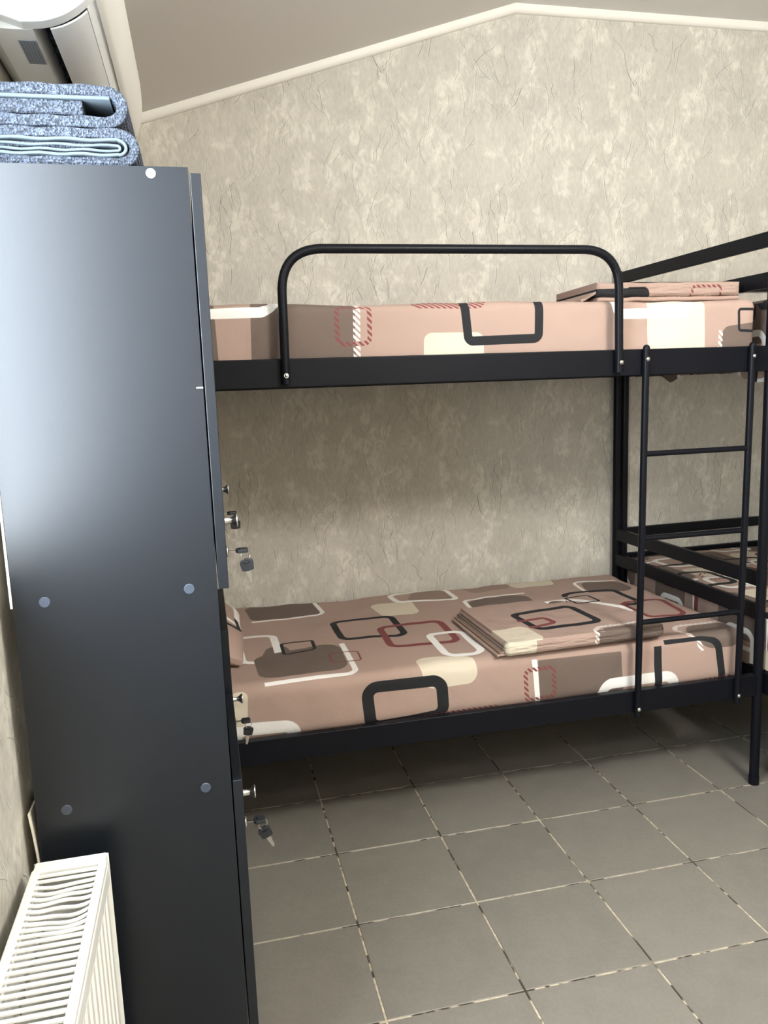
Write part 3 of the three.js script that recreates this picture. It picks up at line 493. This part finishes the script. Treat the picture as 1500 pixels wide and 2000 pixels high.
// ---------- towels on the locker ----------
function towel(label, w, h, d, pos, hem) {
  const o = thing('towel', label, 'towel', pos, 'folded blue-grey towels');
  const U = (x0, xr, yb, yt, n = 14) => { const r = (yt - yb) / 2, c = [xr - r, (yb + yt) / 2], pts = []; for (let i = 0; i <= 18; i++) { const x = x0 + (c[0] - x0) * i / 18; pts.push([x, yb + 0.0010 * Math.sin(i * 1.3 + yb * 900)]); } for (let i = 1; i < n; i++) { const a = -Math.PI / 2 + Math.PI * i / n; pts.push([c[0] + Math.cos(a) * r * 1.12, c[1] + Math.sin(a) * r]); } for (let i = 18; i >= 0; i--) { const x = x0 + (c[0] - x0) * i / 18; pts.push([x, yt + 0.0010 * Math.sin(i * 1.1 + yt * 700)]); } return pts; };
  const T = h * 0.27, mk = (pts, wd, dep, mat, name, dz = 0, lab) => { const g = uvByNormal(extrude(ribbon(pts, wd), dep, Math.min(0.003, wd * 0.3)).translate(0, 0, -dep + dz), 0.16); return part(name, g, mat, o, lab); };
  mk(U(-w, -T * 0.62, T / 2, h - T / 2), T, d, terry, 'outer_fold');
  if (hem) { mk(U(-w, -T * 1.32, T + 0.0022, h - T - 0.0022), 0.0042, d + 0.002, hemMat, 'hem', 0.003, 'smooth pale woven hem'); mk(U(-w, -T * 1.85, T + 0.0085, h - T - 0.0095), 0.0036, d, hemMat, 'hem', 0.001, 'smooth pale woven hem'); }
  else { mk([[-w, h - T - 0.0035], [-0.10, h - T - 0.003], [-T * 1.5, h - T - 0.0025]], 0.005, d, hemMat, 'hem', 0.0015, 'smooth pale woven hem'); }
  const yi = hem ? T + 0.0145 : T + 0.010, ti = hem ? 0.0085 : h - 2 * T - 0.0065;
  mk([[-w, yi], [-0.13, yi + 0.001], [hem ? -0.066 : -0.062, yi + 0.0005]], ti, d - 0.004, terry, 'inner_fold', -0.002);
  return o;
}
towel('folded blue-grey terry towel with pale woven hem, bottom of the pair on the locker', 0.245, 0.054, 0.34, [-0.369, 1.7212, ZL - 0.012], true);
towel('folded blue-grey terry towel, top of the pair on the locker', 0.232, 0.058, 0.33, [-0.381, 1.7765, ZL - 0.014], false);

// ---------- air conditioner on the side wall ----------
{
  const ac = thing('air_conditioner', 'white split air conditioner on the side wall above the locker', 'air conditioner', [0, 0, 0]);
  const spline = (p, n) => new THREE.SplineCurve(p.map((q) => new THREE.Vector2(...q))).getPoints(n).map((v) => [v.x, v.y]);
  const z1 = 1.03, z0 = 0.24, xw = XW + 0.004;
  const bottom = [[-0.60, 1.998], [-0.549, 1.998], [-0.517, 2.001], [-0.493, 2.008], [-0.476, 2.016], [-0.459, 2.027], [-0.440, 2.043]];
  const front = [[-0.425, 2.062], [-0.412, 2.095], [-0.406, 2.14], [-0.408, 2.20], [-0.418, 2.245], [-0.44, 2.263], [xw, 2.268]];
  const full = new THREE.Shape([[xw, 2.02], ...spline(bottom.slice(1), 24), ...spline([bottom[6], ...front.slice(0, 6)], 40).slice(1), front[6]].map((p) => new THREE.Vector2(...p)));
  part('end_cap', extrude(full, 0.032, 0.003).translate(0, 0, z1 - 0.032), whitePlastic, ac); part('end_cap', extrude(full, 0.032, 0.003).translate(0, 0, z0), whitePlastic, ac);
  const notch = [[xw, 2.02], [-0.60, 1.998], [-0.549, 1.998], [-0.536, 1.999], [-0.530, 2.045], [-0.470, 2.075], [-0.446, 2.0375], ...front];
  part('body', extrude(new THREE.Shape(notch.map((p) => new THREE.Vector2(...p))), z1 - z0 - 0.062).translate(0, 0, z0 + 0.031), whitePlastic, ac);
  part('front_panel', extrude(ribbon(spline([[-0.432, 2.052], [-0.421, 2.064], [-0.409, 2.095], [-0.403, 2.14], [-0.405, 2.20], [-0.415, 2.242]], 30), 0.004), z1 - z0 - 0.01, 0.001).translate(0, 0, z0 + 0.005), creamPlastic, ac, 'cream front panel');
  part('louver', extrude(ribbon(spline([[-0.509, 2.0045], [-0.490, 2.010], [-0.473, 2.018], [-0.460, 2.026], [-0.4475, 2.036]], 24), 0.003), z1 - z0 - 0.075, 0.0008).translate(0, 0, z0 + 0.037), whitePlastic, ac, 'curved air outlet flap');
  const lining = part('outlet_lining', box(-0.529, -0.47, 2.040, 2.042, z0 + 0.04, z1 - 0.04), darkGap, ac, 'dark air outlet');
  for (let k = 0; k < 12; k++) part('vane', rbox(-0.527, -0.512, 2.028, 2.040, z0 + 0.07 + k * 0.058, z0 + 0.073 + k * 0.058, 0.001), darkGap, lining);
  part('rating_label', box(-0.568, -0.539, 1.9972, 1.9985, 0.858, 0.956), (() => { const c = document.createElement('canvas'); c.width = 96; c.height = 256; const g = c.getContext('2d'); g.fillStyle = '#7e8691'; g.fillRect(0, 0, 96, 256); g.fillStyle = '#626a76'; for (let k = 0; k < 5; k++) g.fillRect(10 + k * 17, 10, 7, 236); return std(0xffffff, 0.5, { map: canvasTex(c) }); })(), ac, 'grey printed rating label');
}

// ---------- radiator ----------
{
  const r = thing('radiator', 'white steel panel radiator with bent top grille under the window', 'radiator', [0, 0, 0]);
  const x0 = -0.606, x1 = -0.497, z0 = 1.298, z1 = 2.30, yt = 0.685, yb = 0.16;
  const panel = (x, dir) => {                          // pressed steel sheet with upright flutes
    const s = [], n = 30, pitch = (z1 - z0 - 0.06) / n;
    s.push([z0 + 0.004, 0]); for (let k = 0; k < n; k++) { const z = z0 + 0.03 + k * pitch; s.push([z + pitch * 0.10, 0], [z + pitch * 0.24, 0.006], [z + pitch * 0.66, 0.006], [z + pitch * 0.80, 0]); } s.push([z1 - 0.004, 0]);
    const g = new THREE.ExtrudeGeometry(ribbon(s, 0.0016), { depth: yt - yb - 0.075, bevelEnabled: false });
    g.applyMatrix4(new THREE.Matrix4().makeBasis(V(0, 0, 1), V(dir, 0, 0), V(0, dir, 0)).setPosition(x, dir > 0 ? yb + 0.03 : yt - 0.045, 0)); g.computeVertexNormals(); return g;
  };
  part('front_panel', merge([panel(x1 - 0.0075, 1), rbox(x1 - 0.011, x1 - 0.001, yt - 0.050, yt - 0.018, z0 + 0.003, z1 - 0.003, 0.004), rbox(x1 - 0.011, x1 - 0.001, yb + 0.005, yb + 0.036, z0 + 0.003, z1 - 0.003, 0.004)].map((g) => uvByNormal(g))), enamel, r);
  part('back_panel', merge([panel(x0 + 0.0075, -1), rbox(x0 + 0.001, x0 + 0.011, yt - 0.050, yt - 0.018, z0 + 0.003, z1 - 0.003, 0.004), rbox(x0 + 0.001, x0 + 0.011, yb + 0.005, yb + 0.036, z0 + 0.003, z1 - 0.003, 0.004)].map((g) => uvByNormal(g))), enamel, r);
  part('convector', merge(Array.from({ length: 36 }, (_, k) => box(x0 + 0.02, x1 - 0.02, yb + 0.05, yt - 0.06, z0 + 0.04 + k * 0.0258, z0 + 0.041 + k * 0.0258))), enamel, r);
  for (const z of [z0, z1]) { const s = z === z0 ? 1 : -1; part('end_cover', merge([rbox(x0, x1, yb + 0.02, yt - 0.002, Math.min(z, z + s * 0.0016), Math.max(z, z + s * 0.0016), 0.0006), rbox(x0 + 0.002, x1 - 0.002, yt - 0.014, yt, Math.min(z, z + s * 0.026), Math.max(z, z + s * 0.026), 0.003)].map((g) => uvByNormal(g))), enamel, r); }
  const grille = part('grille_frame', merge([rbox(x1 - 0.0125, x1, yt - 0.012, yt, z0 + 0.02, z1 - 0.02, 0.003), rbox(x0, x0 + 0.0125, yt - 0.012, yt, z0 + 0.02, z1 - 0.02, 0.003)].map((g) => uvByNormal(g))), enamel, r);
  const N = 69, pitch = (z1 - z0 - 0.056) / N;
  for (let k = 0; k < N; k++) {
    const z = z0 + 0.028 + pitch * (k + 0.5), bent = k >= 2 && k < 11 ? Math.sin((k - 1) / 10 * Math.PI) : 0, pts = [];
    for (let i = 0; i <= 12; i++) { const t = i / 12, x = x0 + 0.012 + t * (x1 - x0 - 0.024), sag = Math.sin(Math.PI * t) * bent; pts.push(V(x, yt - 0.004 - 0.010 * sag * (0.7 + 0.3 * Math.sin(k)), z + 0.007 * sag * Math.sin(t * 5 + k * 0.4))); }
    const n = pts.length, pos = [], idx = [];
    pts.forEach((p) => { for (const [dy, dz] of [[-0.0012, -0.0033], [0.0010, -0.0030], [0.0010, 0.0030], [-0.0012, 0.0033]]) pos.push(p.x, p.y + dy, p.z + dz * (pitch / 0.0142)); });
    for (let i = 0; i < n - 1; i++) for (let q = 0; q < 4; q++) { const a = i * 4 + q, b = i * 4 + (q + 1) % 4; idx.push(a, b, a + 4, b, b + 4, a + 4); }
    let g = new THREE.BufferGeometry(); g.setAttribute('position', new THREE.Float32BufferAttribute(pos, 3)); g.setIndex(idx); g = g.toNonIndexed(); g.computeVertexNormals();
    part('slat', g, enamel, grille);
  }
  for (const z of [1.55, 2.05]) part('wall_bracket', box(XW, x0 + 0.004, 0.25, 0.55, z - 0.015, z + 0.015), enamel, r);
}

shade(scene);
renderer.render(scene, camera);
